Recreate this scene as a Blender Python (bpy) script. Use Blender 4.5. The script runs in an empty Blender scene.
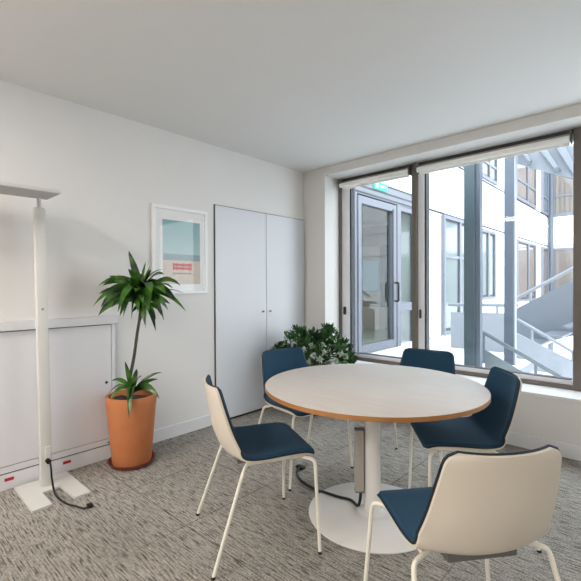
import bpy, bmesh, math, random
from mathutils import Vector, Matrix
random.seed(7)
PI = math.pi
scn = bpy.context.scene
C = scn.collection

# ---------------------------------------------------------------- materials
def lin(c):
    return tuple(((v/255)/12.92 if v/255 <= .04045 else ((v/255+.055)/1.055)**2.4) for v in c) + (1,)
def mat(name, rgb, rough=.5, metal=0, spec=.5, noise=0, nscale=20, bump=0, coat=0, emit=None, estr=0):
    m = bpy.data.materials.new(name); m.use_nodes = True
    nt = m.node_tree; b = nt.nodes['Principled BSDF']
    b.inputs['Base Color'].default_value = lin(rgb)
    b.inputs['Roughness'].default_value = rough
    b.inputs['Metallic'].default_value = metal
    b.inputs['Specular IOR Level'].default_value = spec
    b.inputs['Coat Weight'].default_value = coat
    if emit:
        b.inputs['Emission Color'].default_value = lin(emit); b.inputs['Emission Strength'].default_value = estr
    if noise or bump:
        tc = nt.nodes.new('ShaderNodeTexCoord'); n = nt.nodes.new('ShaderNodeTexNoise')
        n.inputs['Scale'].default_value = nscale; n.inputs['Detail'].default_value = 4
        nt.links.new(tc.outputs['Object'], n.inputs['Vector'])
        if noise:
            mx = nt.nodes.new('ShaderNodeMix'); mx.data_type = 'RGBA'
            mx.inputs['A'].default_value = lin(tuple(max(0, v-noise) for v in rgb))
            mx.inputs['B'].default_value = lin(tuple(min(255, v+noise) for v in rgb))
            nt.links.new(n.outputs['Fac'], mx.inputs['Factor']); nt.links.new(mx.outputs['Result'], b.inputs['Base Color'])
        if bump:
            bp = nt.nodes.new('ShaderNodeBump'); bp.inputs['Strength'].default_value = bump; bp.inputs['Distance'].default_value = .002
            nt.links.new(n.outputs['Fac'], bp.inputs['Height']); nt.links.new(bp.outputs['Normal'], b.inputs['Normal'])
    return m

M = {}
M['wall'] = mat('wall_paint', (226,224,222), .75, noise=2, nscale=3, bump=.05)
M['ceil'] = mat('ceiling_paint', (226,225,223), .85, noise=1, nscale=2)
M['trim'] = mat('trim_paint', (228,228,228), .5, noise=1)
M['door'] = mat('wardrobe_lacquer', (213,215,220), .38, noise=1, nscale=2)
M['gap'] = mat('dark_gap', (38,36,36), .8, noise=3)
M['cab'] = mat('cupboard_lacquer', (222,222,226), .45, noise=1, nscale=2)
M['chrome'] = mat('satin_nickel', (150,148,145), .3, 1, noise=4)
M['shell'] = mat('white_plastic', (220,211,196), .42, noise=2, nscale=200, bump=.08)
M['tube'] = mat('white_powder_coat', (235,230,218), .35, noise=1)
M['blue'] = mat('blue_fabric', (10,60,86), .85, noise=5, nscale=400, bump=.35)
M['blue'].node_tree.nodes['Principled BSDF'].inputs['Sheen Weight'].default_value = .03
M['navy'] = mat('dark_navy_piping', (14,26,40), .6, noise=4)
M['black'] = mat('black_rubber', (18,18,19), .5, noise=3)
M['greyplate'] = mat('grey_plastic', (105,103,98), .5, noise=3)
M['alu'] = mat('anodised_aluminium', (176,170,160), .4, .1, noise=3)
M['tablewhite'] = mat('gloss_white_metal', (232,230,226), .22, noise=1)
M['lamp'] = mat('lamp_white', (214,212,208), .4, noise=1)
M['lampgrey'] = mat('lamp_grey', (176,174,172), .4, noise=2)
M['terra'] = mat('terracotta', (194,120,74), .7, noise=10, nscale=9, bump=.15)
M['saucer'] = mat('dark_terracotta', (122,62,44), .5, noise=8)
M['soil'] = mat('soil', (66,44,32), .95, noise=22, nscale=60, bump=.8)
M['stem'] = mat('green_stem', (58,66,44), .7, noise=16, nscale=60, bump=.5)
M['red'] = mat('red_sticker', (178,32,48), .5, noise=4)
M['blind'] = mat('blind_fabric', (250,250,246), .8, noise=2, nscale=200)
M['brown'] = mat('bronze_window_frame', (112,104,97), .45, .2, noise=3)
M['darkframe'] = mat('dark_gasket', (52,54,58), .5, noise=3)
M['sash'] = mat('light_grey_sash', (240,241,246), .4, noise=2)
M['ext_white'] = mat('white_facade_panel', (232,233,236), .6, noise=1, nscale=1)
M['ext_joint'] = mat('panel_joint', (44,43,47), .7, noise=3)
M['ext_frame'] = mat('grey_window_frame', (110,113,123), .45, noise=2)
M['teal_steel'] = mat('blue_grey_steel', (52,68,75), .45, noise=4, nscale=4)
M['light_steel'] = mat('light_grey_steel', (80,88,100), .45, noise=3, nscale=4)
M['stairgrey'] = mat('painted_stair_steel', (116,122,131), .55, noise=3, nscale=4)
M['landing'] = mat('pale_landing_panel', (154,159,168), .5, noise=2, nscale=4)
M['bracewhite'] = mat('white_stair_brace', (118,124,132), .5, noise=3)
M['dark_stair'] = mat('dark_stair_steel', (84,93,99), .55, noise=3, nscale=4)
M['rail'] = mat('galvanised_rail', (140,145,152), .4, 0, noise=4)
M['concrete'] = mat('pale_concrete', (226,227,228), .8, noise=4, nscale=5, bump=.2)
M['pethwhite'] = mat('white_petals', (206,214,206), .6, noise=8, nscale=40)
M['paper'] = mat('mount_paper', (236,236,236), .7, noise=1)
M['frame'] = mat('picture_frame_white', (236,236,236), .35, noise=1)
M['pot_dark'] = mat('dark_planter', (52,46,42), .6, noise=6)
M['exit'] = mat('exit_green', (30,160,120), .5, noise=2, emit=(40,190,150), estr=.8)
M['fillglow'] = mat('fill_lamp_diffuser', (255,250,240), .5, noise=1, emit=(255,240,224), estr=4)  # glowing face of the added fill lamps

def leafmat(name, c1, c2, rough=.32):
    m = mat(name, c1, rough); nt = m.node_tree; b = nt.nodes['Principled BSDF']
    tc = nt.nodes.new('ShaderNodeTexCoord'); n = nt.nodes.new('ShaderNodeTexNoise'); n.inputs['Scale'].default_value = 9
    cr = nt.nodes.new('ShaderNodeValToRGB'); cr.color_ramp.elements[0].position = .38; cr.color_ramp.elements[1].position = .68
    cr.color_ramp.elements[0].color = lin(c1); cr.color_ramp.elements[1].color = lin(c2)
    nt.links.new(tc.outputs['Object'], n.inputs['Vector']); nt.links.new(n.outputs['Fac'], cr.inputs['Fac'])
    nt.links.new(cr.outputs['Color'], b.inputs['Base Color'])
    return m
M['leaf'] = leafmat('dracaena_leaf', (14,46,16), (84,136,42))
M['leaf2'] = leafmat('shrub_leaf', (22,56,26), (74,124,58), .55)

def wood():
    m = mat('beech_laminate', (214,200,184), .42, spec=.3); nt = m.node_tree; b = nt.nodes['Principled BSDF']
    tc = nt.nodes.new('ShaderNodeTexCoord'); mp = nt.nodes.new('ShaderNodeMapping'); mp.inputs['Scale'].default_value = (2.5, 26, 2.5)
    n = nt.nodes.new('ShaderNodeTexNoise'); n.inputs['Scale'].default_value = 2; n.inputs['Detail'].default_value = 4.2
    cr = nt.nodes.new('ShaderNodeValToRGB'); cr.color_ramp.elements[0].color = lin((208,200,192)); cr.color_ramp.elements[1].color = lin((216,208,202))
    cr.color_ramp.elements[0].position = .3; cr.color_ramp.elements[1].position = .7
    nt.links.new(tc.outputs['Object'], mp.inputs['Vector']); nt.links.new(mp.outputs['Vector'], n.inputs['Vector'])
    nt.links.new(n.outputs['Fac'], cr.inputs['Fac']); nt.links.new(cr.outputs['Color'], b.inputs['Base Color'])
    return m
M['wood'] = wood()
M['woodedge'] = mat('beech_edge', (172,118,64), .45, noise=10, nscale=14)

def glass(name, tint, refl, rough=0.0):
    m = bpy.data.materials.new(name); m.use_nodes = True; nt = m.node_tree; nt.nodes.clear()
    o = nt.nodes.new('ShaderNodeOutputMaterial'); t = nt.nodes.new('ShaderNodeBsdfTransparent'); g = nt.nodes.new('ShaderNodeBsdfGlossy')
    t.inputs['Color'].default_value = tint; g.inputs['Roughness'].default_value = rough
    mx = nt.nodes.new('ShaderNodeMixShader'); f = nt.nodes.new('ShaderNodeFresnel'); f.inputs['IOR'].default_value = refl
    ge = nt.nodes.new('ShaderNodeNewGeometry'); su = nt.nodes.new('ShaderNodeMath'); su.operation = 'SUBTRACT'; su.inputs[0].default_value = 1
    mu = nt.nodes.new('ShaderNodeMath'); mu.operation = 'MULTIPLY'          # reflect on the outer faces only
    nt.links.new(ge.outputs['Backfacing'], su.inputs[1]); nt.links.new(f.outputs[0], mu.inputs[0]); nt.links.new(su.outputs[0], mu.inputs[1])
    nt.links.new(mu.outputs[0], mx.inputs[0]); nt.links.new(t.outputs[0], mx.inputs[1]); nt.links.new(g.outputs[0], mx.inputs[2])
    nt.links.new(mx.outputs[0], o.inputs['Surface'])
    return m
M['glass'] = glass('window_glass', (.97,.985,.98,1), 1.35)
M['picglass'] = glass('picture_glass', (1,1,1,1), 1.45)
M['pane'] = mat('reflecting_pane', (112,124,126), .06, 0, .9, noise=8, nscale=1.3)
M['pane_beige'] = mat('beige_reflection_pane', (114,106,101), .06, 0, .9, noise=8, nscale=1.3)  # beige reflection painted into the pane colour
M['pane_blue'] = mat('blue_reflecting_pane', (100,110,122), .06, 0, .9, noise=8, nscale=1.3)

def door_pane():
    m = glass('door_glass', (.86,.92,.91,1), 1.6)
    return m
M['lobby'] = mat('lobby_plaster', (176,172,164), .8, noise=6, nscale=3)
M['refl_sky'] = mat('painted_sky_reflection', (150,196,222), .2, noise=6)  # sky reflection in the door glass, put into a plain colour
M['refl_brown'] = mat('painted_brown_reflection', (128,112,98), .8, noise=12, nscale=6)  # brown bands of the door-glass reflection, put into a plain colour
M['doorpane'] = door_pane()

def carpet():
    m = mat('woven_carpet', (150,145,140), .95, spec=.15); nt = m.node_tree; b = nt.nodes['Principled BSDF']
    L = nt.links.new
    tc = nt.nodes.new('ShaderNodeTexCoord')
    def noise(sc, detail, scale=1, rough=.5):
        mp = nt.nodes.new('ShaderNodeMapping'); mp.inputs['Scale'].default_value = sc
        n = nt.nodes.new('ShaderNodeTexNoise'); n.inputs['Scale'].default_value = scale; n.inputs['Detail'].default_value = detail; n.inputs['Roughness'].default_value = rough
        L(tc.outputs['Object'], mp.inputs['Vector']); L(mp.outputs['Vector'], n.inputs['Vector']); return n.outputs['Fac']
    def ramp(fac, a, bb, ca, cb):
        r = nt.nodes.new('ShaderNodeValToRGB'); r.color_ramp.elements[0].position = a; r.color_ramp.elements[1].position = bb
        r.color_ramp.elements[0].color = ca; r.color_ramp.elements[1].color = cb; L(fac, r.inputs['Fac']); return r.outputs['Color']
    def mix(f, a, bb, mode='MIX'):
        x = nt.nodes.new('ShaderNodeMix'); x.data_type = 'RGBA'; x.blend_type = mode
        if isinstance(f, float): x.inputs['Factor'].default_value = f
        else: L(f, x.inputs['Factor'])
        L(a, x.inputs['A']); L(bb, x.inputs['B']); return x.outputs['Result']
    base = ramp(noise((1.2,1.2,1), 3), .35, .65, lin((163,157,149)), lin((184,178,170)))
    dash = ramp(noise((11,150,1), 4, rough=.6), .36, .52, (.07,.065,.06,1), (1,1,1,1))
    weave = ramp(noise((170,60,1), 4, rough=.7), .36, .54, (.26,.25,.24,1), (1,1,1,1))
    light = ramp(noise((26,90,1), 2), .55, .7, (1,1,1,1), (1.25,1.24,1.22,1))
    c = mix(.85, base, dash, 'MULTIPLY'); c = mix(.75, c, weave, 'MULTIPLY'); c = mix(.8, c, light, 'MULTIPLY')
    # thin seams of the 0.6 m carpet tiles
    sep = nt.nodes.new('ShaderNodeSeparateXYZ'); L(tc.outputs['Object'], sep.inputs[0])
    def seam(out, off):
        a = nt.nodes.new('ShaderNodeMath'); a.operation = 'ADD'; a.inputs[1].default_value = 60 - off; L(out, a.inputs[0])
        d = nt.nodes.new('ShaderNodeMath'); d.operation = 'MODULO'; d.inputs[1].default_value = .6; L(a.outputs[0], d.inputs[0])
        e = nt.nodes.new('ShaderNodeMath'); e.operation = 'LESS_THAN'; e.inputs[1].default_value = .007; L(d.outputs[0], e.inputs[0]); return e.outputs[0]
    mxx = nt.nodes.new('ShaderNodeMath'); mxx.operation = 'MAXIMUM'; L(seam(sep.outputs[0], -1.94), mxx.inputs[0]); L(seam(sep.outputs[1], .655), mxx.inputs[1])
    gate = ramp(noise((1.1,1.1,1), 1), .38, .55, (0,0,0,1), (.55,.55,.55,1))
    mu = nt.nodes.new('ShaderNodeMath'); mu.operation = 'MULTIPLY'; L(mxx.outputs[0], mu.inputs[0]); L(gate, mu.inputs[1])
    dk = nt.nodes.new('ShaderNodeRGB'); dk.outputs[0].default_value = lin((50,47,46))
    c = mix(mu.outputs[0], c, dk.outputs[0])
    L(c, b.inputs['Base Color'])
    bp = nt.nodes.new('ShaderNodeBump'); bp.inputs['Strength'].default_value = .5; bp.inputs['Distance'].default_value = .004
    L(noise((60,160,1), 3), bp.inputs['Height']); L(bp.outputs['Normal'], b.inputs['Normal'])
    return m
M['carpet'] = carpet()

def print_sky():
    m = mat('print_sky', (150,190,194), .6); nt = m.node_tree; b = nt.nodes['Principled BSDF']
    tc = nt.nodes.new('ShaderNodeTexCoord'); sp = nt.nodes.new('ShaderNodeSeparateXYZ'); cr = nt.nodes.new('ShaderNodeValToRGB')
    nt.links.new(tc.outputs['Generated'], sp.inputs[0]); nt.links.new(sp.outputs[2], cr.inputs['Fac']); nt.links.new(cr.outputs['Color'], b.inputs['Base Color'])
    e = cr.color_ramp.elements; e[0].color = lin((172,196,198)); e[1].color = lin((130,170,174))
    return m
M['p_sky'] = print_sky()
M['p_sea'] = mat('print_sea', (138,160,166), .6, noise=10, nscale=30)
M['p_sand'] = mat('print_sand', (205,190,176), .6, noise=12, nscale=20)
M['p_red'] = mat('print_red', (196,46,52), .6, noise=10, nscale=40)
M['p_dark'] = mat('print_shadow', (110,96,96), .6, noise=6)

# ---------------------------------------------------------------- mesh helpers
def new(): return bmesh.new()
def box(bm, x0, x1, y0, y1, z0, z1, bev=0):
    r = bmesh.ops.create_cube(bm, size=1)
    bmesh.ops.scale(bm, vec=(abs(x1-x0), abs(y1-y0), abs(z1-z0)), verts=r['verts'])
    bmesh.ops.translate(bm, vec=((x0+x1)/2, (y0+y1)/2, (z0+z1)/2), verts=r['verts'])
    if bev:
        ed = {e for v in r['verts'] for e in v.link_edges}
        bmesh.ops.bevel(bm, geom=list(ed), offset=bev, segments=2, profile=.5, affect='EDGES')
    return bm
def lathe(bm, prof, cx=0, cy=0, n=48):
    rings = []
    for r, z in prof:
        if r < 1e-6: rings.append([bm.verts.new((cx, cy, z))])
        else: rings.append([bm.verts.new((cx+r*math.cos(2*PI*i/n), cy+r*math.sin(2*PI*i/n), z)) for i in range(n)])
    for a, b in zip(rings, rings[1:]):
        for i in range(n):
            j = (i+1) % n
            if len(a) == 1 and len(b) == 1: continue
            if len(a) == 1: bm.faces.new((a[0], b[i], b[j]))
            elif len(b) == 1: bm.faces.new((a[i], a[j], b[0]))
            else: bm.faces.new((a[i], a[j], b[j], b[i]))
    bmesh.ops.recalc_face_normals(bm, faces=bm.faces[:])
    return bm
def fillet(pts, rad, seg=6):
    P = [Vector(p) for p in pts]; out = [P[0]]
    for i in range(1, len(P)-1):
        a = (P[i-1]-P[i]); b = (P[i+1]-P[i]); r = min(rad, a.length*.45, b.length*.45)
        p0 = P[i]+a.normalized()*r; p1 = P[i]+b.normalized()*r
        for k in range(seg+1):
            t = k/seg; out.append((1-t)**2*p0 + 2*t*(1-t)*P[i] + t*t*p1)
    out.append(P[-1]); return out
def tube(bm, pts, r, n=12, r2=None):
    P = [Vector(p) for p in pts]; rings = []; up = None
    for i, p in enumerate(P):
        t = (P[min(i+1, len(P)-1)] - P[max(i-1, 0)]).normalized()
        if up is None: up = t.orthogonal().normalized()
        up = (up - t*up.dot(t)).normalized(); s = t.cross(up)
        rr = r if r2 is None else r+(r2-r)*i/(len(P)-1)
        rings.append([bm.verts.new(p + (up*math.cos(2*PI*k/n)+s*math.sin(2*PI*k/n))*rr) for k in range(n)])
    for a, b in zip(rings, rings[1:]):
        for k in range(n): bm.faces.new((a[k], a[(k+1) % n], b[(k+1) % n], b[k]))
    bm.faces.new(rings[0][::-1]); bm.faces.new(rings[-1])
    bmesh.ops.recalc_face_normals(bm, faces=bm.faces[:])
    return bm
def smooth_path(pts, n=8):
    P = [Vector(p) for p in pts]; out = []
    for i in range(len(P)-1):
        p0 = P[max(i-1, 0)]; p1 = P[i]; p2 = P[i+1]; p3 = P[min(i+2, len(P)-1)]
        for k in range(n):
            t = k/n
            out.append(.5*((2*p1)+(-p0+p2)*t+(2*p0-5*p1+4*p2-p3)*t*t+(-p0+3*p1-3*p2+p3)*t**3))
    out.append(P[-1]); return out
def prism(bm, poly, axis, a0, a1):
    """extrude a 2D polygon: axis 'y' -> poly is (x,z); 'x' -> (y,z); 'z' -> (x,y)"""
    def v(p, a): return {'y': (p[0], a, p[1]), 'x': (a, p[0], p[1]), 'z': (p[0], p[1], a)}[axis]
    A = [bm.verts.new(v(p, a0)) for p in poly]; B = [bm.verts.new(v(p, a1)) for p in poly]
    bm.faces.new(A); bm.faces.new(B[::-1]); n = len(poly)
    for i in range(n): bm.faces.new((A[i], B[i], B[(i+1) % n], A[(i+1) % n]))
    bmesh.ops.recalc_face_normals(bm, faces=bm.faces[:])
    return bm
def obj(name, bm, m, parent=None, smooth=False, loc=None):
    me = bpy.data.meshes.new(name); bm.to_mesh(me); bm.free()
    me.materials.append(M[m] if isinstance(m, str) else m)
    if smooth:
        for p in me.polygons: p.use_smooth = True
        try: me.set_sharp_from_angle(angle=math.radians(40))
        except Exception: pass
    o = bpy.data.objects.new(name, me); C.objects.link(o)
    if parent: o.parent = parent
    if loc: o.location = loc
    return o
def thing(name, label, cat, loc=(0,0,0), rz=0, group=None):
    o = bpy.data.objects.new(name, None); C.objects.link(o); o.location = loc; o.rotation_euler = (0,0,rz)
    o.empty_display_size = .1; o['label'] = label; o['category'] = cat
    if group: o['group'] = group
    return o
def tag(o, label, cat, group=None):
    o['label'] = label; o['category'] = cat
    if group: o['group'] = group
    return o
def struct(name, bm, m, smooth=False):
    o = obj(name, bm, m, smooth=smooth); o['kind'] = 'structure'; return o
def dup(root, loc, rz, label):
    r = root.copy(); C.objects.link(r); r.location = loc; r.rotation_euler = (0,0,rz); r['label'] = label
    for ch in list(root.children):
        c = ch.copy(); C.objects.link(c); c.parent = r
        for g in ch.children:
            d = g.copy(); C.objects.link(d); d.parent = c
    return r

# ---------------------------------------------------------------- room shell
XL, YW, H = -3.167, 3.69, 2.633
XR, YB = 2.6, -2.8
YO = 4.03                                   # outer plane of the window recess
OX0, OX1, OZ0, OZ1 = -2.86, 2.1, .456, 2.545
struct('floor', box(new(), XL, XR, YB, YW, -.05, 0), 'carpet')
struct('ceiling', box(new(), XL-.3, XR+.2, YB-.2, YO+.1, H, H+.25), 'ceil')
struct('wall_left', box(new(), XL-.2, XL, YB, YO+.1, -.05, H), 'wall')
struct('wall_back', box(new(), XL-.2, XR+.2, YB-.15, YB, -.05, H), 'wall')
struct('wall_right', box(new(), XR, XR+.15, YB, YO+.1, -.05, H), 'wall')
b = new()
box(b, XL, OX0, YW, YO+.1, -.05, H); box(b, OX1, XR, YW, YO+.1, -.05, H)
box(b, OX0, OX1, YW, YO+.1, -.05, OZ0-.03); box(b, OX0, OX1, YW, YO+.1, OZ1, H)
struct('wall_window', b, 'wall')
struct('baseboard_left', box(new(), XL, XL+.014, 1.41, 2.37, 0, .105, .003), 'trim')
struct('baseboard_window', box(new(), XL+.3, XR, YW-.014, YW, 0, .105, .003), 'trim')
struct('baseboard_back', box(new(), XL, XR, YB, YB+.014, 0, .105, .003), 'trim')
struct('baseboard_right', box(new(), XR-.014, XR, YB+.014, YW-.014, 0, .105, .003), 'trim')
struct('trim_1', box(new(), OX0, OX1, YW-.02, YO-.06, OZ0-.03, OZ0, .004), 'trim')   # the sill board

# ---------------------------------------------------------------- windows of the room
ZB, ZT = OZ0, OZ1
def bay(idx, x0, x1, sash_l, sash_r):
    f = new()
    box(f, x0, x1, 3.965, YO+.04, ZB, ZB+.036)
    w = struct('window_%d' % idx, f, 'brown')
    q = new(); box(q, x0, x1, 3.965, YO+.04, ZT-.030, ZT); obj('head_rail', q, 'darkframe', w)
    g = new(); box(g, x0, x1, YO+.005, YO+.03, ZB+.036, ZT-.030)
    s = new(); gk = new()
    a, c = x0, x1
    if sash_l: box(s, x0, x0+sash_l, 3.985, YO+.04, ZB+.036, ZT-.030); a = x0+sash_l
    if sash_r: box(s, x1-sash_r, x1, 3.985, YO+.04, ZB+.036, ZT-.030); c = x1-sash_r
    box(s, a, c, 3.99, YO+.04, ZB+.036, ZB+.072); box(s, a, c, 3.99, YO+.04, ZT-.075, ZT-.030)
    if sash_l: box(gk, a, a+.018, 3.995, YO+.038, ZB+.072, ZT-.075)
    if sash_r: box(gk, c-.018, c, 3.995, YO+.038, ZB+.072, ZT-.075)
    box(gk, a+.018, c-.018, 3.997, YO+.036, ZB+.072, ZB+.078)
    obj('window_frame', s, 'sash', w); obj('gasket', gk, 'darkframe', w)
    g.free(); g = new(); box(g, a+.01, c-.01, YO+.005, YO+.011, ZB+.06, ZT-.06); obj('glass_pane', g, 'glass', w)
    if sash_l:
        l = new(); box(l, x0+sash_l*.28, x0+sash_l*.55, 3.96, 3.985, .97, 1.06, .006); obj('latch', l, 'black', w)
    return w
bay(1, -2.835, -1.944, .105, 0)
bay(2, -1.889, -.568, .064, 0)
bay(3, -.50, .80, .064, 0)
bay(4, .86, OX1, .064, 0)
def post(i, x0, x1, z0=ZB, z1=ZT): struct('trim_%d' % i, box(new(), x0, x1, 3.95, YO+.06, z0, z1, .003), 'brown')
post(2, OX0, -2.835); post(3, -1.944, -1.889); post(4, -.568, -.50); post(5, .80, .86)
# roller blinds
def blind(x0, x1, label):
    t = thing('roller_blind', label, 'blind', (x0, 3.925, 2.462), 0, 'roller blinds at the window head')
    w = x1-x0
    r = new(); tube(r, [(.012,0,0), (w-.012,0,0)], .026, 20); obj('roller', r, 'blind', t, True)
    h = new(); box(h, .006, w-.006, .028, .04, .03, .05, .003); obj('head_rail', h, 'alu', t)
    e = new(); box(e, .02, w-.02, .024, .030, -.045, -.01, .002); obj('bottom_bar', e, 'blind', t)
    for s in (0, w-.01):
        k = new(); box(k, s, s+.01, -.03, .045, -.034, .07, .002); obj('bracket', k, 'greyplate', t)
blind(-2.825, -1.95, 'rolled-up white blind over the narrow left window pane')
blind(-1.88, -.575, 'rolled-up white blind over the wide window pane in the middle')
blind(-.49, .79, 'rolled-up white blind at the window pane past the right mullion')

# ---------------------------------------------------------------- wardrobe built into the left wall
wd = thing('built_in_wardrobe', 'flush white two-door wardrobe set in the wall beside the window', 'wardrobe', (XL, 2.382, 0))
f = new(); box(f, .0002, .006, 0, 1.30, 0, 2.077); obj('shadow_gap', f, 'gap', wd)
def wdoor(y0, y1, ky):
    d = new(); box(d, .006, .018, y0, y1, .022, 2.07, .002); dd = obj('door', d, 'door', wd)
    k = new(); lathe(k, [(0,0),(.007,0),(.006,.010),(.011,.016),(.012,.024),(.009,.029),(0,.030)], n=20)
    bmesh.ops.rotate(k, verts=k.verts, cent=(0,0,0), matrix=Matrix.Rotation(PI/2, 3, 'Y'))
    bmesh.ops.translate(k, verts=k.verts, vec=(.018, ky, 1.038)); obj('knob', k, 'chrome', dd, True)
wdoor(.007, .667, .612); wdoor(.673, 1.293, .712)

# ---------------------------------------------------------------- low cupboard at far left
cb = thing('low_cupboard', 'low white built-in cupboard behind the floor lamp at far left', 'cupboard', (XL, -.4, 0))
Y1 = 1.82                                    # right end, local
c0 = new(); box(c0, .0, .024, 0, Y1, 0, 1.04); obj('carcass', c0, 'gap', cb)
t = new(); box(t, 0, .060, 0, Y1+.012, 1.022, 1.083, .005); obj('top_rail', t, 'cab', cb)
s = new(); box(s, 0, .036, Y1-.03, Y1, 0, 1.02, .003); obj('side_panel', s, 'cab', cb)
p = new(); box(p, 0, .034, 0, Y1-.034, .108, .150, .002); obj('lower_rail', p, 'cab', cb)
p = new(); box(p, 0, .036, 0, Y1-.031, 0, .100, .002); pl = obj('plinth', p, 'cab', cb)
for y in (.694, 1.04):
    q = new(); box(q, .036, .0375, y+.4, y+.452, .056, .076); st = obj('sticker', q, 'red', pl); st['label'] = 'small red rectangular sticker'
for y0, y1 in ((.0, 1.325), (1.329, Y1-.034)):
    d = new(); box(d, .01, .036, y0, y1, .154, 1.015, .002); dd = obj('door', d, 'cab', cb)
    if y0 > 1:
        k = new(); lathe(k, [(0,0),(.010,0),(.010,.004),(0,.005)], n=18)
        bmesh.ops.rotate(k, verts=k.verts, cent=(0,0,0), matrix=Matrix.Rotation(PI/2, 3, 'Y')); bmesh.ops.translate(k, verts=k.verts, vec=(.036, 1.748, .581))
        obj('lock', k, 'black', dd, True)
k = new(); box(k, .034, .037, 1.755, 1.765, .118, .128); obj('screw', k, 'black', cb)

# ---------------------------------------------------------------- picture
pc = thing('framed_picture', 'white-framed beach print hung on the wall left of the wardrobe', 'picture', (XL, 1.742, 1.24))
W, Hh = .552, .75
f = new()
box(f, .001, .024, 0, W, 0, .028, .002); box(f, .001, .024, 0, W, Hh-.028, Hh, .002)
box(f, .001, .024, 0, .028, .028, Hh-.028, .002); box(f, .001, .024, W-.028, W, .028, Hh-.028, .002); obj('picture_frame', f, 'frame', pc)
m_ = new(); box(m_, .001, .010, .028, W-.028, .028, Hh-.028); obj('mount', m_, 'paper', pc)
a0, a1, b0, b1 = .10, .475, .085, .635
pr = new(); box(pr, .010, .0115, a0, a1, .345, b1); art = obj('print', pr, 'p_sky', pc)
q = new(); box(q, .010, .0115, a0, a1, .290, .345); obj('printed_sea', q, 'p_sea', art)
q = new(); box(q, .010, .0115, a0, a1, b0, .290); obj('printed_sand', q, 'p_sand', art)
q = new()
box(q, .0115, .012, .195, .385, .240, .262); box(q, .0115, .012, .195, .385, .212, .232)
for yy in (.195, .225, .29, .352, .372): box(q, .0115, .0121, yy, yy+.012, .205, .268)
obj('printed_bench', q, 'p_red', art)
q = new()
for k in range(7): box(q, .0115, .012, .20+k*.027, .216+k*.027, .170, .184)
obj('printed_shadow', q, 'p_dark', art)
g = new(); box(g, .019, .0205, .026, W-.026, .026, Hh-.026); obj('glass', g, 'picglass', pc)

# ---------------------------------------------------------------- floor lamp
lp = thing('floor_lamp', 'tall white office floor lamp with flat head before the low cupboard', 'lamp', (-2.985, .888, 0))
b_ = new()
prism(b_, [(-.118,-.148),(.292,-.160),(.285,-.052),(.092,-.048),(.080,.060),(.305,.066),(.300,.164),(-.118,.166)], 'z', .001, .014)
obj('base', b_, 'lamp', lp)
p = new(); box(p, -.018, .022, -.034, .034, .014, 1.815, .010); obj('pole', p, 'lamp', lp, True)
p = new(); tube(p, [(0,0,1.81),(0,0,1.882)], .013, 16); obj('stem', p, 'lamp', lp, True)
h_ = new(); box(h_, -.03, .222, -.70, .062, 1.880, 1.904, .004); hd = obj('lamp_head', h_, 'lamp', lp)
h_ = new(); box(h_, -.022, .214, -.692, .054, 1.8775, 1.8805); obj('louvre', h_, 'lampgrey', hd)
s = new(); box(s, .021, .040, -.012, .020, .16, .275, .003); obj('socket_box', s, 'lamp', lp)
s = new(); lathe(s, [(0,0),(.008,0),(.008,.003),(0,.004)], n=16); bmesh.ops.rotate(s, verts=s.verts, cent=(0,0,0), matrix=Matrix.Rotation(PI/2,3,'Y')); bmesh.ops.translate(s, verts=s.verts, vec=(.022,.0,1.16)); obj('sensor', s, 'chrome', lp, True)
for o_ in lp.children:
    if o_.name.split('.')[0] in ('pole', 'stem', 'lamp_head', 'sensor'): o_.rotation_euler = (.0096, -.0103, 0)
cd = new()
tube(cd, smooth_path([(-2.935,.886,.185),(-2.90,.890,.17),(-2.885,.892,.09),(-2.86,.895,.022),(-2.76,.880,.0195),(-2.656,.896,.0085),(-2.58,.925,.007),(-2.522,.945,.007),(-2.505,.978,.012)]), .006, 8)
tube(cd, [(-2.945,.886,.187),(-2.918,.887,.185)], .015, 12); box(cd, -2.535, -2.500, .965, .995, .001, .022, .004)
tag(obj('power_cable', cd, 'black', smooth=True), 'short black power cable trailing from the white floor lamp', 'cable')

# ---------------------------------------------------------------- potted dracaena
R3 = Vector((.736,.676,0)); F3 = Vector((-.676,.736,0))
PX, PY = -2.93, 1.445
pt = thing('potted_dracaena', 'tall dracaena in a terracotta pot against the left wall', 'plant', (PX, PY, 0))
lathe_b = lathe(new(), [(.0,.012),(.132,.012),(.137,.02),(.170,.40),(.176,.455),(.179,.503),(.174,.510),(.160,.508),(.157,.46),(0,.455)], n=56)
obj('pot', lathe_b, 'terra', pt, True)
obj('saucer', lathe(new(), [(0,.001),(.145,.001),(.166,.028),(.168,.034),(.160,.033),(.140,.011),(0,.011)], n=56), 'saucer', pt, True)
obj('soil', lathe(new(), [(.156,.462),(.10,.474),(0,.478)], n=40), 'soil', pt, True)
def lp_(r, z, d=0): return R3*r + F3*d + Vector((0,0,z))
stp = [lp_(-.02,.46), lp_(-.015,.60), lp_(.02,.78), lp_(.045,.95), lp_(.068,1.10), lp_(.075,1.28)]
sb = new(); tube(sb, smooth_path(stp, 6), .013, 10, .010)
tube(sb, smooth_path([lp_(.055,1.02), lp_(.085,1.08,-.02), lp_(.12,1.17,-.03)], 5), .007, 8)
tube(sb, smooth_path([lp_(-.02,.47,.01), lp_(-.06,.50,-.02), lp_(-.11,.49,-.04)], 5), .006, 8)
obj('stem', sb, 'stem', pt, True)
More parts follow.
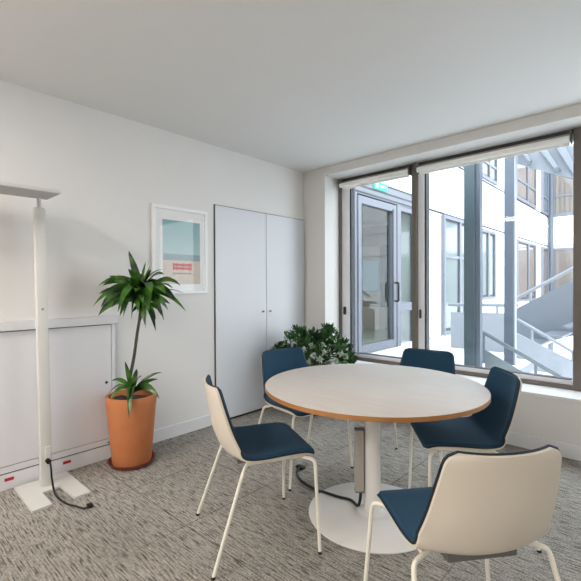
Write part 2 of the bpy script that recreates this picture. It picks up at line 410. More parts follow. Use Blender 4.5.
def leaf(bm, p0, p1, p2, w, n=9, roll=0, face=None):
    p0, p1, p2 = Vector(p0), Vector(p1), Vector(p2); rows = []
    chord = (p2-p0)
    side0 = chord.cross(Vector((0,0,1)))
    if side0.length < .02: side0 = Vector((1,0,0))
    if face is not None and chord.cross(face).length > 1e-4: side0 = chord.cross(face)
    side0.normalize()
    for i in range(n+1):
        t = i/n; p = (1-t)**2*p0 + 2*t*(1-t)*p1 + t*t*p2
        d = (2*(1-t)*(p1-p0)+2*t*(p2-p1)).normalized()
        s = Matrix.Rotation(roll, 3, d) @ (side0 - d*side0.dot(d)).normalized(); nn = s.cross(d)
        ww = w*(math.sin(PI*min(1, t*.94+.06))**.75)*(1-.25*t)
        if i == n: ww = .0008
        rows.append([bm.verts.new(p - s*ww + nn*ww*.28), bm.verts.new(p), bm.verts.new(p + s*ww + nn*ww*.28)])
    for a, c in zip(rows, rows[1:]):
        for k in (0, 1): bm.faces.new((a[k], a[k+1], c[k+1], c[k]))
def addleaf(bm, br, bz, tr, tz, td, w, lift, bd=0, roll=None):
    p0 = lp_(br, bz, bd); p2 = lp_(tr, tz, td)
    L = (p2-p0).length
    p1 = (p0+p2)/2 + Vector((0,0,lift*L))
    leaf(bm, p0, p1, p2, w*1.45, roll=random.uniform(-.8,.8) if roll is None else roll, face=Vector((.1,-.35,.75)) - F3*.6)
lb = new()
# (tip right, tip z, tip depth, half width, lift) about the crown
tips = [(-.035,1.555,-.03,.022,.02),(.062,1.48,.05,.018,.05),(.125,1.42,-.02,.016,.05),(-.14,1.37,-.12,.025,.22),
 (-.265,1.30,-.02,.024,.30),(-.22,1.20,.10,.024,.28),(-.215,1.09,-.13,.030,.38),(-.10,1.07,.02,.020,.35),
 (.30,1.33,.06,.036,.30),(.345,1.30,-.04,.022,.40),(.33,1.24,.10,.026,.30),(.18,1.13,-.24,.038,.40),
 (.365,1.11,.02,.020,.36),(.29,1.17,-.12,.022,.24),(.24,1.05,-.10,.021,.42),(.165,.97,-.05,.021,.40),
 (.11,1.02,-.12,.020,.35),(.04,1.06,-.18,.022,.38),(.20,1.11,.14,.024,.30),(-.09,1.15,-.20,.026,.35),
 (.00,1.20,-.22,.026,.40),(.18,1.42,.06,.028,.22),(-.18,1.32,.10,.020,.18),(.07,1.18,.24,.026,.4),
 (-.12,1.25,.18,.024,.3),(.22,1.28,.20,.026,.3),(.02,1.36,-.14,.024,.25),(.13,1.33,-.20,.030,.35),(.24,1.38,-.10,.032,.28),(-.05,1.40,.12,.02,.2)]
tips += [(-.20,1.24,-.16,.028,.32),(-.16,1.30,-.18,.026,.30),(-.07,1.33,-.20,.026,.3),(.10,1.26,-.26,.028,.3),(.20,1.24,-.24,.032,.35),(.28,1.24,-.18,.034,.35),(.10,1.12,-.22,.024,.4),(-.03,1.12,-.24,.024,.4),(.13,1.44,-.05,.014,.05),(-.24,1.35,.05,.018,.25),(.26,1.36,.02,.026,.25),(-.02,1.42,-.08,.020,.1),(.05,1.30,-.26,.022,.3),(.16,1.18,-.28,.026,.35)]
for i, (r, z, d, w, l) in enumerate(tips):
    bz = 1.13 + .15*((i*7) % 10)/10
    if z > 1.38: bz = 1.27
    addleaf(lb, .072+.02*((z > 1.2)-.5), bz+.03, r+.035, z+.01, d, w, l*1.35)
for r, z, d in [(.22,1.22,-.1),(.19,1.06,-.02),(.05,1.12,-.10),(.17,1.24,.05),(.10,1.06,.06),(.21,1.14,-.06),(.13,1.00,-.06)]:
    addleaf(lb, .12, 1.165, r, z, d, .017, .35, bd=-.03)
for r, z, d, w, l in [(.19,1.14,-.20,.034,.55),(.35,1.20,-.05,.026,.45),(.30,1.26,-.12,.034,.40),(-.14,1.16,-.18,.028,.50),(-.26,1.16,-.04,.026,.45),(.00,1.10,-.20,.024,.55),(.26,1.10,-.12,.024,.5)]:
    addleaf(lb, .085, 1.27, r, z, d, w, l)
# low rosette above the soil
for r, z, d, w, l in [(-.06,.76,-.04,.014,.03),(-.15,.62,-.06,.013,.5),(-.165,.52,-.10,.014,.75),(-.13,.50,-.14,.012,.7),(.21,.50,-.10,.020,.55),(.14,.60,.08,.013,.25),
   (.185,.66,.04,.010,.28),(.05,.40,-.25,.022,.80),(.02,.50,-.20,.022,.75),(.13,.53,-.04,.016,.5),(-.02,.66,.10,.014,.3),(.02,.70,-.02,.016,.15),(.08,.66,-.10,.018,.3),(.0,.55,-.16,.018,.5)]:
    addleaf(lb, .01, .52, r+.03, z, d, w, l)
obj('foliage', lb, 'leaf', pt, True)

# ---------------------------------------------------------------- flowering shrub in the corner
SX, SY = -2.73, 3.30
sh = thing('potted_shrub', 'bushy green shrub with white blooms in the corner by the window', 'plant', (SX, SY, 0))
obj('pot', lathe(new(), [(0,.001),(.15,.001),(.155,.01),(.20,.43),(.205,.44),(.205,.47),(.19,.47),(.185,.42),(0,.415)], n=48), 'pot_dark', sh, True)
fb = new(); tw = new()
clumps = [(-.30,.60,.0,.09),(-.24,.70,-.02,.10),(-.16,.76,.03,.10),(-.10,.66,-.10,.11),(-.02,.68,.0,.10),(.05,.62,-.14,.11),(.10,.70,.02,.10),(.20,.76,.04,.11),
 (.26,.70,-.04,.10),(.33,.62,.0,.09),(.38,.54,.02,.07),(.24,.58,-.12,.11),(.12,.54,-.18,.10),(-.04,.55,-.18,.10),(-.16,.56,-.14,.10),(-.27,.54,-.06,.08),(.0,.60,.16,.13),(-.15,.62,.14,.12),(.16,.62,.16,.13),(.40,.50,-.06,.06),(-.37,.56,.0,.05),(.29,.50,-.12,.09),(-.13,.81,.0,.05),(.17,.84,0,.05),(.02,.76,.02,.08),(-.06,.74,-.05,.09),(.08,.74,-.06,.09),(-.20,.62,-.14,.09),(.34,.66,-.04,.08),(.42,.56,-.02,.06),(-.34,.64,-.02,.07),(-.40,.62,.0,.05),(.0,.53,-.22,.09)]
for (r, z, d, s) in clumps:
    c = lp_(r*.93, z, d); tube(tw, smooth_path([lp_(0,.42), lp_(r*.45, .40+z*.3, d*.5), c], 4), .006, 6, .003)
    for k in range(70):
        v = Vector((random.gauss(0,1), random.gauss(0,1), random.gauss(0,1)+.25)).normalized()
        q = c + v*s*random.uniform(.35, 1.0); L = random.uniform(.045,.07)
        dr = (v + Vector((random.uniform(-.5,.5), random.uniform(-.5,.5), random.uniform(-.2,.6)))).normalized()
        leaf(fb, q, q+dr*L*.5+Vector((0,0,.006)), q+dr*L, random.uniform(.010,.015), n=3, roll=random.uniform(-1,1))
obj('foliage', fb, 'leaf2', sh, True); obj('branch', tw, 'stem', sh, True)
for (r, z, d) in [(-.19,.71,-.13),(-.10,.665,-.20),(.0,.62,-.25),(.10,.64,-.20),(.06,.585,-.27),(.17,.555,-.25),(.22,.56,-.22),(.09,.70,-.12),(-.01,.70,-.13),(-.28,.63,-.10),(.28,.62,-.14),(.33,.585,-.10),(-.05,.56,-.27),(-.17,.60,-.22),(-.12,.51,-.22),(-.34,.60,-.06)]:
    fl = new(); c = lp_(r, z, d)
    for k in range(44):
        v = Vector((random.gauss(0,1), random.gauss(0,1), random.gauss(0,1)+.3)).normalized()
        leaf(fl, c+v*.006, c+v*.018+Vector((0,0,.006)), c+v*random.uniform(.030,.046), .013, n=3, roll=random.uniform(-1,1))
    obj('flower', fl, 'pethwhite', sh, True)

# ---------------------------------------------------------------- round table
TX, TY = -1.246, 2.04
tb = thing('round_table', 'round meeting table with pale wood top on a white disc base', 'table', (TX, TY, 0))
top = obj('tabletop', lathe(new(), [(0,.722),(.607,.722),(.6075,.7225),(.6075,.7435),(.606,.7445),(0,.7445)], n=128), 'wood', tb, True)
obj('edge_band', lathe(new(), [(.6077,.7222),(.6092,.7228),(.6092,.7432),(.6077,.7440),(.6077,.7222)], n=128), 'woodedge', top, True)
obj('column', lathe(new(), [(.0,.016),(.085,.016),(.070,.020),(.049,.034),(.047,.05),(.047,.712),(.10,.716),(.10,.7215),(0,.7215)], n=40), 'tablewhite', tb, True)
obj('base', lathe(new(), [(0,.001),(.362,.001),(.364,.003),(.364,.008),(.360,.011),(.10,.016),(0,.0165)], n=96), 'tablewhite', tb, True)
ch = new(); box(ch, -.030, .020, -.022, .022, .135, .490, .004)
bmesh.ops.rotate(ch, verts=ch.verts, cent=(0,0,0), matrix=Matrix.Rotation(math.radians(42.6),3,'Z')); bmesh.ops.translate(ch, verts=ch.verts, vec=(-.050,-.050,0))
cho = obj('cable_box', ch, 'alu', tb)
ch = new(); box(ch, -.031, .021, -.023, .023, .482, .494, .003); box(ch, -.031, .021, -.023, .023, .130, .139, .003); box(ch, .0205, .0215, -.020, .022, .14, .48)
bmesh.ops.rotate(ch, verts=ch.verts, cent=(0,0,0), matrix=Matrix.Rotation(math.radians(42.6),3,'Z')); bmesh.ops.translate(ch, verts=ch.verts, vec=(-.050,-.050,0))
obj('end_cap', ch, 'greyplate', cho)
cd = new()
tube(cd, smooth_path([(TX-.047,TY-.047,.135),(TX-.052,TY-.05,.075),(TX-.075,TY-.04,.035),(-1.40,2.045,.022),(-1.48,2.03,.020),(-1.58,2.02,.018),(-1.64,2.02,.0105),(-1.80,2.053,.010),(-1.895,2.12,.010),(-1.935,2.19,.012)]), .0085, 10)
box(cd, -1.965, -1.905, 2.185, 2.225, .001, .020, .004)
tag(obj('table_cable', cd, 'black', smooth=True), 'black cable running from the table column to the carpet', 'cable')

# ---------------------------------------------------------------- chairs
def sheet(bm, prof, off0, thick, inset=0., puff=False, nu=24, nv=44):
    """prof: (y,z,halfwidth,curl) front -> top; curl lifts the sides along the surface normal"""
    P = smooth_path([(p[0], p[1], p[2]) for p in prof], 8); K = smooth_path([(p[3], 0, 0) for p in prof], 8)
    S = [0]
    for a, c in zip(P, P[1:]): S.append(S[-1]+math.hypot(c[0]-a[0], c[1]-a[1]))
    tot = S[-1]
    def at(s):
        s = max(0, min(tot, s)); i = 0
        while i < len(S)-2 and S[i+1] < s: i += 1
        t = (s-S[i])/max(1e-9, S[i+1]-S[i]); a, c = P[i], P[i+1]
        n = Vector((0, -(c[1]-a[1]), c[0]-a[0]))
        i0 = max(0, i-2); i1 = min(len(P)-1, i+3); d = Vector((0, P[i1][0]-P[i0][0], P[i1][1]-P[i0][1])).normalized()
        n = Vector((0, d.z, -d.y))                       # towards the sitter
        q = a.lerp(c, t); return Vector((0, q[0], q[1])), n, q[2], K[i].lerp(K[i+1], t)[0]
    rc = .036; rows = [[], []]
    for j in range(nv+1):
        tt = j/nv; s = inset + (tot-2*inset)*(.5-.5*math.cos(PI*tt))*.35 + (tot-2*inset)*tt*.65
        p, n, hw, ku = at(s); hw -= inset
        e = min(s-inset, tot-inset-s)
        if e < rc: hw = hw - rc + math.sqrt(max(0, rc*rc-(rc-e)**2))
        for L in (0, 1):
            row = []
            for i in range(nu+1):
                u = -1+2*i/nu; u = math.sin(u*PI/2)*.5 + u*.5
                th = thick
                if puff:
                    ed = min(1, (1-abs(u))*hw/.018); ev = min(1, e/.018); th = thick*(.35+.65*math.sqrt(max(0, 1-(1-min(ed, ev))**2)))
                o_ = off0 + (th if L else 0)
                row.append(bm.verts.new(p + Vector((u*hw, 0, 0)) + n*(ku*abs(u)**2.2 + o_)))
            rows[L].append(row)
    for L in (0, 1):
        for a, c in zip(rows[L], rows[L][1:]):
            for i in range(nu): bm.faces.new((a[i], a[i+1], c[i+1], c[i]))
    A, B = rows
    for j in range(nv):
        for i in (0, nu): bm.faces.new((A[j][i], A[j+1][i], B[j+1][i], B[j][i]))
    for j in (0, nv):
        for i in range(nu): bm.faces.new((A[j][i], A[j][i+1], B[j][i+1], B[j][i]))
    bmesh.ops.recalc_face_normals(bm, faces=bm.faces[:])
    mid = lambda j, i: (A[j][i].co+B[j][i].co)/2
    pts = [mid(j, 0) for j in range(nv+1)] + [mid(nv, i) for i in range(1, nu+1)] + [mid(j, nu) for j in range(nv-1, -1, -1)] + [mid(0, i) for i in range(nu-1, -1, -1)]
    out = [pts[0]]
    for q in pts[1:]:
        if (q-out[-1]).length > .004: out.append(q)
    return out
PROF = [(.262,.458,.214,.000),(.21,.474,.218,.004),(.10,.473,.224,.008),(-.02,.465,.228,.014),(-.10,.462,.228,.028),(-.146,.478,.226,.046),(-.174,.512,.222,.058),(-.204,.59,.213,.054),(-.225,.70,.199,.040),(-.245,.815,.181,.028)]
def make_chair(label):
    t = thing('meeting_chair', label, 'chair', (0,0,0), 0, 'white and blue chairs around the round table')
    s = new(); sheet(s, PROF, -.011, .011); obj('shell', s, 'shell', t, True)
    p = new(); rim = sheet(p, PROF, .0005, .019, -.0015, True); up = obj('upholstery', p, 'blue', t, True)
    q = new(); tube(q, rim, .0048, 8); obj('piping', q, 'navy', up, True)
    for sx in (-1, 1):
        a = new(); tube(a, fillet([(sx*.274,.256,.006),(sx*.238,.247,.446),(sx*.12,.13,.452)], .03), .0085, 12); l = obj('leg', a, 'tube', t, True)
        a = new(); lathe(a, [(0,0),(.010,0),(.0105,.012),(0,.013)], sx*.274, .256, 14); obj('foot_cap', a, 'black', l, True)
        a = new(); tube(a, fillet([(sx*.274,-.261,.006),(sx*.234,-.112,.440),(sx*.14,-.06,.452)], .022), .0085, 12); l = obj('leg', a, 'tube', t, True)
        a = new(); lathe(a, [(0,0),(.010,0),(.0105,.012),(0,.013)], sx*.274, -.261, 14); obj('foot_cap', a, 'black', l, True)
        a = new(); tube(a, [(sx*.190,.20,.455),(sx*.190,-.085,.449)], .0075, 10); obj('side_rail', a, 'tube', t, True)
    a = new(); box(a, -.12, .12, -.115, .14, .428, .455, .004); obj('mounting_plate', a, 'greyplate', t)
    return t
def rz(fx, fy): return math.atan2(-fx, fy)
CH = [((-1.610,1.463), (.466,.885), 'blue padded white chair seen side-on at the left of the round table'),
      ((-1.973,2.239), (.98,-.20), 'blue padded chair behind the left rim, backed by the wardrobe'),
      ((-1.309,2.738), (.066,-.998), 'chair by the window with only its dark backrest above the far table rim'),
      ((-.837,2.350), (-.802,-.598), 'blue padded chair tucked under the right rim of the round table'),
      ((-.523,1.444), (-.779,.627), 'nearest chair, its white back turned to the viewer')]
first = make_chair(CH[0][2]); first.location = (*CH[0][0], 0); first.rotation_euler.z = rz(*CH[0][1])
for (x, y), (fx, fy), lab in CH[1:]: dup(first, (x, y, 0), rz(fx, fy), lab)

# ---------------------------------------------------------------- rear part of the room: unseen ceiling lamps added to brighten the interior
for x, y, lab in [(-2.2,-.7,'added square fill lamp on the unseen rear ceiling, nearest the low cupboard'), (-2.2,-2.1,'added square fill lamp in the unseen rear left corner'), (-.6,-2.1,'added square fill lamp at the middle of the unseen back wall'), (1.0,-2.1,'added square fill lamp before the unseen rear door')]:
    t = thing('added_fill_lamp', lab, 'lamp', (x, y, H), 0, 'added square fill lamps')
    h_ = new(); box(h_, -.31, .31, -.31, .31, -.04, 0, .004); obj('housing', h_, 'lamp', t)
    h_ = new(); box(h_, -.29, .29, -.29, .29, -.043, -.040); obj('diffuser', h_, 'fillglow', t)
    ld = bpy.data.lights.new('fill_light', 'AREA'); ld.shape = 'SQUARE'; ld.size = .56; ld.energy = 22; ld.color = (1,.95,.89)
    lo = bpy.data.objects.new('fill_light', ld); C.objects.link(lo); lo.parent = t; lo.location = (0,0,-.05)
d1 = struct('door_1', box(new(), 1.0, 1.95, YB, YB+.03, 0, 2.1, .004), 'trim')
k = new(); tube(k, [(1.1,YB+.03,1.05),(1.1,YB+.07,1.05),(1.22,YB+.07,1.05)], .009, 10); obj('door_handle', k, 'chrome', d1, True)

# ---------------------------------------------------------------- outside: the neighbouring wing
XF, YE, ZG, ZLOW = -3.4, 18.13, .28, -1.2
bd = thing('office_building', 'white panelled office building across the courtyard outside the window', 'building', (XF, 4.2, 0))
def W2(x, y, z): return (x-XF, y-4.2, z)
def bx(bm, x0, x1, y0, y1, z0, z1, bev=0): return box(bm, x0-XF, x1-XF, y0-4.2, y1-4.2, z0, z1, bev)
w = new(); bx(w, XF-.3, XF, 7.05, YE+.3, ZLOW, 10); bx(w, XF-.3, XF, 4.2, 7.05, 2.92, 10); bx(w, XF-.3, XF, 4.2, 5.05, ZLOW, 2.92); bx(w, XF-.3, XF, 5.05, 7.05, ZLOW, ZG+.02)
obj('wall', w, 'ext_white', bd)
w = new(); bx(w, XF, 9, YE, YE+.3, ZLOW, 10); obj('wall', w, 'ext_white', bd)
# lobby behind the glass door, added to stand in for reflections in it
lob = new(); bx(lob, -6.8, -6.7, 4.4, 9.0, ZG, 2.9); bx(lob, -6.8, XF-.3, 4.3, 4.4, ZG, 2.9); bx(lob, -6.8, XF-.3, 9.0, 9.1, ZG, 2.9); bx(lob, -6.8, XF-.3, 4.3, 9.1, 2.9, 3.0); bx(lob, -6.8, XF-.3, 4.3, 9.1, ZG-.1, ZG)
obj('lobby', lob, 'lobby', bd)
q = new(); bx(q, -5.82, -5.28, 8.96, 8.999, 1.18, 1.93); obj('reflected_sky', q, 'refl_sky', bd)  # blue panel standing in for the sky patch reflected in the door
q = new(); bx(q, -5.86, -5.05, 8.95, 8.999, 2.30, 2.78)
obj('reflected_brown_bands', q, 'refl_brown', bd)  # brown panel standing in for window bands reflected in the door
q = new(); bx(q, -6.6, -5.0, 8.5, 8.98, .28, .78, .01); obj('reflected_beige_block', q, 'p_sand', bd)  # block standing in for the beige lower part of the reflection
q = new(); bx(q, -5.22, -5.02, 8.93, 8.99, .78, 2.3); obj('lobby_pillar', q, 'teal_steel', bd)
j = new()
for z in (2.765, 3.885): bx(j, XF, XF+.006, 7.05, YE, z-.02, z+.02)
for y, z0, z1 in ((8.19,2.78,10),(8.19,.28,.31),(12.1,2.78,3.88),(16.9,2.78,3.88)): bx(j, XF, XF+.006, y-.012, y+.012, z0, z1)
bx(j, XF, XF+.006, 7.05, 8.1, .27, .29)
bx(j, XF, 9, YE-.006, YE, 3.86, 3.885); bx(j, XF, 9, YE-.006, YE, 2.76, 2.785)
obj('panel_joint', j, 'ext_joint', bd)
def gasket_ring(g, ya, yb, za, zb, t=.045):
    o_ = [(ya,za),(yb,za),(yb,zb),(ya,zb)]; i_ = [(ya+t,za+t),(yb-t,za+t),(yb-t,zb-t),(ya+t,zb-t)]
    V = [[g.verts.new((x, p[0]-4.2, p[1])) for p in ring] for x in (.031, .036) for ring in (o_, i_)]
    for k in range(4):
        j_ = (k+1) % 4
        g.faces.new((V[2][k], V[2][j_], V[3][j_], V[3][k])); g.faces.new((V[0][k], V[1][k], V[1][j_], V[0][j_]))
        g.faces.new((V[1][k], V[3][k], V[3][j_], V[1][j_])); g.faces.new((V[0][k], V[0][j_], V[2][j_], V[2][k]))
def fwin(y0, y1, z0, z1, splits=(), bars=(), pane='pane', fr=.07):
    f = new()
    bx(f, XF, XF+.07, y0, y1, z0, z0+fr); bx(f, XF, XF+.07, y0, y1, z1-fr, z1)
    bx(f, XF, XF+.07, y0, y0+fr, z0+fr, z1-fr); bx(f, XF, XF+.07, y1-fr, y1, z0+fr, z1-fr)
    for y in splits: bx(f, XF, XF+.065, y-.05, y+.05, z0+fr, z1-fr)
    for z in bars: bx(f, XF, XF+.06, y0+fr, y1-fr, z-.03, z+.03)
    o = obj('window', f, 'ext_frame', bd)
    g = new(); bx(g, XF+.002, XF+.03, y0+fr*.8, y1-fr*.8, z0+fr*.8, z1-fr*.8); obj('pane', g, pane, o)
    for a in ([y0]+list(splits)):
        nx = (list(splits)+[y1])[([y0]+list(splits)).index(a)]
        yy0, yy1 = (a+fr if a == y0 else a+.05), (nx-fr if nx == y1 else nx-.05)
        g = new(); gasket_ring(g, yy0, yy1, z0+fr, z1-fr); obj('gasket', g, 'darkframe', o)
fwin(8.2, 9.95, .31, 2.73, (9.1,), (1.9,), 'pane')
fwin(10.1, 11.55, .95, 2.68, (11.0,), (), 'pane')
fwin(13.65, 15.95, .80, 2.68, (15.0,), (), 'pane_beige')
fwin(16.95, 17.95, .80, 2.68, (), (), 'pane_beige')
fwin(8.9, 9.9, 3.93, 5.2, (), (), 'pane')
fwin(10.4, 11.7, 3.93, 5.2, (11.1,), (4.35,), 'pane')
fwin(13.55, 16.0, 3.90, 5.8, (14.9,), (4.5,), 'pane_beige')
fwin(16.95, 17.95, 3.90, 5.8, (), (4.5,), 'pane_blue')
def ewin(x0, x1, z0, z1, pane='pane_beige', bars=(), fr=.08):
    f = new()
    bx(f, x0, x1, YE-.07, YE, z0, z0+fr); bx(f, x0, x1, YE-.07, YE, z1-fr, z1)
    bx(f, x0, x0+fr, YE-.07, YE, z0+fr, z1-fr); bx(f, x1-fr, x1, YE-.07, YE, z0+fr, z1-fr)
    for z in bars: bx(f, x0+fr, x1-fr, YE-.065, YE, z-.03, z+.03)
    o = obj('window', f, 'ext_frame', bd)
    g = new(); bx(g, x0+fr*.8, x1-fr*.8, YE-.03, YE-.002, z0+fr*.8, z1-fr*.8); obj('pane', g, pane, o)
for k, x in enumerate((-3.27, -1.2, .9)):
    ewin(x, x+1.8, .55, 2.68, 'pane_beige'); ewin(x, x+1.8, 3.9, 5.9, 'pane_beige', (4.62,))
pp = new(); tube(pp, [W2(XF+.12, YE-.12, ZLOW), W2(XF+.12, YE-.12, 10)], .08, 12); obj('downpipe', pp, 'light_steel', bd, True)
# entrance: door, side light, head
e = new()
bx(e, XF-.06, XF+.04, 5.05, 7.05, 2.66, 2.92); bx(e, XF-.06, XF+.04, 5.05, 5.10, ZG, 2.66); bx(e, XF-.06, XF+.04, 6.26, 6.44, ZG, 2.66); bx(e, XF-.06, XF+.04, 6.98, 7.05, ZG, 2.66)
bx(e, XF-.06, XF+.03, 6.44, 6.98, .87, 1.01); bx(e, XF-.06, XF+.03, 6.44, 6.98, 2.58, 2.66)
en = obj('entrance_frame', e, 'ext_frame', bd)
e = new()
for z in (2.78, 2.69, 2.905): bx(e, XF+.04, XF+.046, 5.05, 7.05, z-.012, z+.012)
bx(e, XF+.04, XF+.046, 6.27, 6.305, ZG, 2.66); bx(e, XF+.04, XF+.046, 6.96, 6.98, ZG, 2.58)
obj('frame_joint', e, 'darkframe', en)
e = new(); bx(e, XF-.02, XF-.012, 6.45, 6.97, 1.02, 2.57); bx(e, XF-.02, XF-.012, 6.45, 6.97, ZG, .86); obj('side_glass', e, 'doorpane', en)
e = new()
bx(e, XF-.03, XF+.06, 5.11, 5.20, ZG+.02, 2.63, .004); bx(e, XF-.03, XF+.06, 6.12, 6.24, ZG+.02, 2.63, .004)
bx(e, XF-.03, XF+.06, 5.20, 6.12, 2.52, 2.63, .004); bx(e, XF-.03, XF+.06, 5.20, 6.12, ZG+.02, .42, .004)
dr = obj('entrance_door', e, 'ext_frame', bd)
e = new(); bx(e, XF+.0, XF+.012, 5.20, 6.12, .42, 2.52); obj('door_glass', e, 'doorpane', dr)
e = new(); bx(e, XF+.06, XF+.066, 6.11, 6.145, .42, 2.55); bx(e, XF+.055, XF+.062, 5.19, 5.205, .42, 2.52); obj('gasket', e, 'darkframe', dr)
e = new(); tube(e, fillet([W2(XF+.06,6.18,1.05), W2(XF+.13,6.18,1.05), W2(XF+.13,6.18,1.35), W2(XF+.06,6.18,1.35)], .02), .015, 10); obj('door_handle', e, 'black', dr, True)
# green exit sign over the entrance
ex = new(); bx(ex, XF+.046, XF+.06, 5.55, 5.95, 2.80, 2.92); xs = obj('exit_sign', ex, 'exit', bd)
ex = new(); bx(ex, XF+.06, XF+.062, 5.74, 5.90, 2.85, 2.87)
prism(ex, [(5.72-4.2,2.86),(5.77-4.2,2.89),(5.77-4.2,2.83)], 'x', .06, .062); bx(ex, XF+.06, XF+.062, 5.60, 5.66, 2.82, 2.895)
obj('sign_arrow', ex, 'paper', xs)

ld = bpy.data.lights.new('lobby_fill_light', 'AREA'); ld.shape = 'RECTANGLE'; ld.size = 2; ld.size_y = 2.5; ld.energy = 16; ld.color = (1,.95,.88)  # unseen fill light added to brighten the lobby
lo = bpy.data.objects.new('lobby_fill_light', ld); C.objects.link(lo); lo.location = (-5.2, 6.7, 2.88)
# terrace and lower yard
tr_ = struct('terrace_floor', box(new(), XF, -1.78, 4.14, YE, ZG-.15, ZG), 'concrete')
struct('yard_floor', box(new(), -1.78, 14, 4.14, YE, ZLOW-.1, ZLOW), 'concrete')

# steel columns
t = thing('steel_column', 'thick dark blue-grey steel column, left one just outside the wide pane', 'column', (-1.78, 5.25, ZG))
b_ = new(); box(b_, -.09, .03, -.05, .09, 0, 3.2); obj('shaft', b_, 'teal_steel', t)
b_ = new(); box(b_, .031, .085, .0, .09, 0, 3.2); obj('flange', b_, 'light_steel', t)  # lit side of the column, put into a lighter grey strip
t = thing('steel_column', 'slim pale grey steel column rising beside the outdoor stairs', 'column', (-1.64, 6.3, ZLOW))
b_ = new(); box(b_, -.06, .055, -.05, .05, 0, 4.8); obj('shaft', b_, 'light_steel', t)
b_ = new(); box(b_, .057, .075, -.03, .05, 0, 4.8); obj('flange', b_, 'landing', t)

# outdoor staircase
sc = thing('outdoor_staircase', 'grey steel switchback staircase outside behind the columns', 'staircase', (-1.7, 6.8, ZG))
def S(p): return (p[0]+1.7, p[1]-ZG)
def spanel(name, poly, y0, y1, m):
    b_ = new(); prism(b_, [S(p) for p in poly], 'y', y0-6.8, y1-6.8); return obj(name, b_, m, sc)
def srail(pts, y, r, m='rail', posts=()):
    b_ = new(); tube(b_, [(p[0]+1.7, y-6.8, p[1]-ZG) for p in pts], r, 12)
    o = obj('handrail', b_, m, sc, True)
    for (x, z0, z1) in posts:
        q = new(); tube(q, [(x+1.7, y-6.8, z0-ZG), (x+1.7, y-6.8, z1-ZG)], r*.7, 8); obj('baluster', q, m, o, True)
def steps(x0, z0, x1, z1, n, y0, y1, m='stairgrey'):
    b_ = new()
    for i in range(n):
        xa = x0+(x1-x0)*i/n; xb = x0+(x1-x0)*(i+1)/n; z = z0+(z1-z0)*(i+.5)/n
        box(b_, min(xa, xb), max(xa, xb), y0, y1, z-.03, z)
    for v in b_.verts: v.co = Vector((v.co.x+1.7, v.co.y-6.8, v.co.z-ZG))
    obj('treads', b_, m, sc)
spanel('landing_panel', [(-2.66,.22),(-2.66,.86),(-1.78,.88),(-1.78,.22)], 6.80, 6.84, 'landing')
srail([(-2.70,.985),(-1.66,1.0)], 6.82, .028, 'rail', [(-2.45,.86,.985),(-1.95,.86,.99)])
spanel('parapet', [(-1.70,.575),(-.20,-.145),(-.20,-1.1),(-.6,-1.1),(-1.70,-.10)], 6.90, 6.94, 'landing')
srail([(-1.70,.785),(-.2,-.33+.22)], 6.92, .024, 'rail', [(-1.50,.47,.68),(-1.0,.24,.38)])
spanel('parapet', [(-1.93,.90),(-1.125,1.385),(.60,2.42),(.60,1.55),(-1.12,.50),(-1.50,.36),(-1.93,.36)], 7.80, 7.84, 'stairgrey')
srail([(-1.94,1.07),(-1.12,1.565),(.6,2.60)], 7.82, .03, 'rail', [(-1.72,1.02,1.20),(-.9,1.5,1.69)])
spanel('stringer', [(-1.855,.49),(-1.34,.22),(-.2,-.38),(-.2,-1.1),(-1.855,-.2)], 5.70, 5.74, 'dark_stair')
srail([(-1.85,.705),(-.98,.232),(-.2,-.19)], 5.72, .024, 'dark_stair', [(-1.80,.46,.68),(-1.2,.15,.35)])
steps(-1.78, .28, .6, -1.0, 8, 5.74, 6.88, 'concrete')
steps(-1.70, .34, .6, 1.55, 8, 6.96, 7.80)
# flight above, seen from below
spanel('upper_stringer', [(-1.56,2.985),(-.87,2.64),(.9,1.85),(.9,2.25),(-.87,3.05),(-1.56,3.40)], 6.36, 6.40, 'stairgrey')
spanel('upper_stringer', [(-1.56,3.10),(-.87,2.75),(.9,1.95),(.9,2.25),(-.87,3.05),(-1.56,3.40)], 7.20, 7.24, 'stairgrey')
spanel('stair_soffit', [(-1.56,3.38),(.9,2.23),(.9,2.27),(-1.56,3.42)], 6.40, 7.20, 'landing')
for poly in ([(-1.28,3.10),(-1.20,3.10),(-1.05,2.80),(-1.09,2.78)], [(-1.12,3.14),(-1.00,3.10),(-.85,2.72),(-.91,2.72)], [(-.60,2.88),(-.50,2.84),(-.35,2.50),(-.41,2.50)], [(-1.50,3.12),(-1.44,3.12),(-1.38,2.98),(-1.41,2.97)]):
    spanel('brace', poly, 6.30, 6.355, 'bracewhite')
for x, z in ((-1.40,2.95),(-1.075,2.80)):
    spanel('bolt_plate', [(x-.025,z-.03),(x+.015,z-.035),(x+.02,z+.02),(x-.02,z+.03)], 6.285, 6.299, 'dark_stair')
rb = new()
for k in range(5):
    x = -1.40+k*.42; z = 3.38-(x+1.56)*.467
    for a, c in (((x,6.40,z-.05),(x+.25,7.20,z-.17)),): tube(rb, [(a[0]+1.7,a[1]-6.8,a[2]-ZG),(c[0]+1.7,c[1]-6.8,c[2]-ZG)], .035, 4)
obj('rib', rb, 'landing', sc)

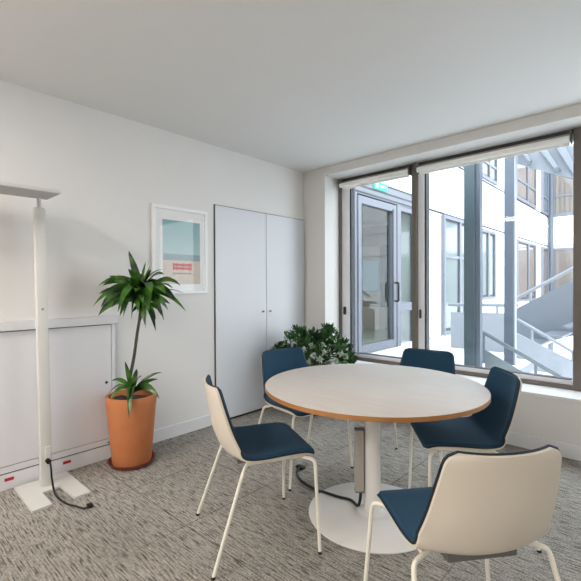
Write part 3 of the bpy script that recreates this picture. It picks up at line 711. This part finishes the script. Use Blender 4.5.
# ---------------------------------------------------------------- light
wn = bpy.data.worlds.new('overcast_sky'); scn.world = wn; wn.use_nodes = True
nt = wn.node_tree; bg = nt.nodes['Background']
tc = nt.nodes.new('ShaderNodeTexCoord'); sp = nt.nodes.new('ShaderNodeSeparateXYZ'); cr = nt.nodes.new('ShaderNodeValToRGB')
nt.links.new(tc.outputs['Generated'], sp.inputs[0]); nt.links.new(sp.outputs[2], cr.inputs['Fac']); nt.links.new(cr.outputs['Color'], bg.inputs['Color'])
cr.color_ramp.elements[0].color = (.90,.95,1,1); cr.color_ramp.elements[1].color = (.82,.91,1,1)
bg.inputs['Strength'].default_value = 4.2
# window portals help the sky light find its way in
for x0, x1 in ((-2.83,-1.95),(-1.88,-.58),(-.49,.79),(.87,2.09)):
    ld = bpy.data.lights.new('window_portal', 'AREA'); ld.shape = 'RECTANGLE'; ld.size = x1-x0; ld.size_y = 1.98; ld.cycles.is_portal = True
    lo = bpy.data.objects.new('window_portal', ld); C.objects.link(lo); lo.location = ((x0+x1)/2, YO+.1, 1.5); lo.rotation_euler = (-PI/2, 0, 0)

# ---------------------------------------------------------------- camera
def basis(yaw, pit, roll):
    y, p, r = map(math.radians, (yaw, pit, roll))
    F0 = Vector((-math.sin(y), math.cos(y), 0)); R0 = Vector((math.cos(y), math.sin(y), 0)); U0 = Vector((0,0,1))
    F = math.cos(p)*F0+math.sin(p)*U0; U = -math.sin(p)*F0+math.cos(p)*U0
    return F, math.cos(r)*R0+math.sin(r)*U, -math.sin(r)*R0+math.cos(r)*U
F, R, U = basis(42.574, -.575, -.264)
cam = bpy.data.cameras.new('camera'); co = bpy.data.objects.new('camera', cam); C.objects.link(co)
cam.sensor_width = 36; cam.lens = 412.729/581*36; cam.clip_start = .05
mw = Matrix.Identity(4)
for i in range(3): mw[i][0] = R[i]; mw[i][1] = U[i]; mw[i][2] = -F[i]
mw[0][3], mw[1][3], mw[2][3] = 0, 0, 1.3
co.matrix_world = mw
scn.camera = co
vs = scn.view_settings
vs.view_transform = 'Standard'; vs.look = 'None'; vs.gamma = 1; vs.use_curve_mapping = False; vs.exposure = .5
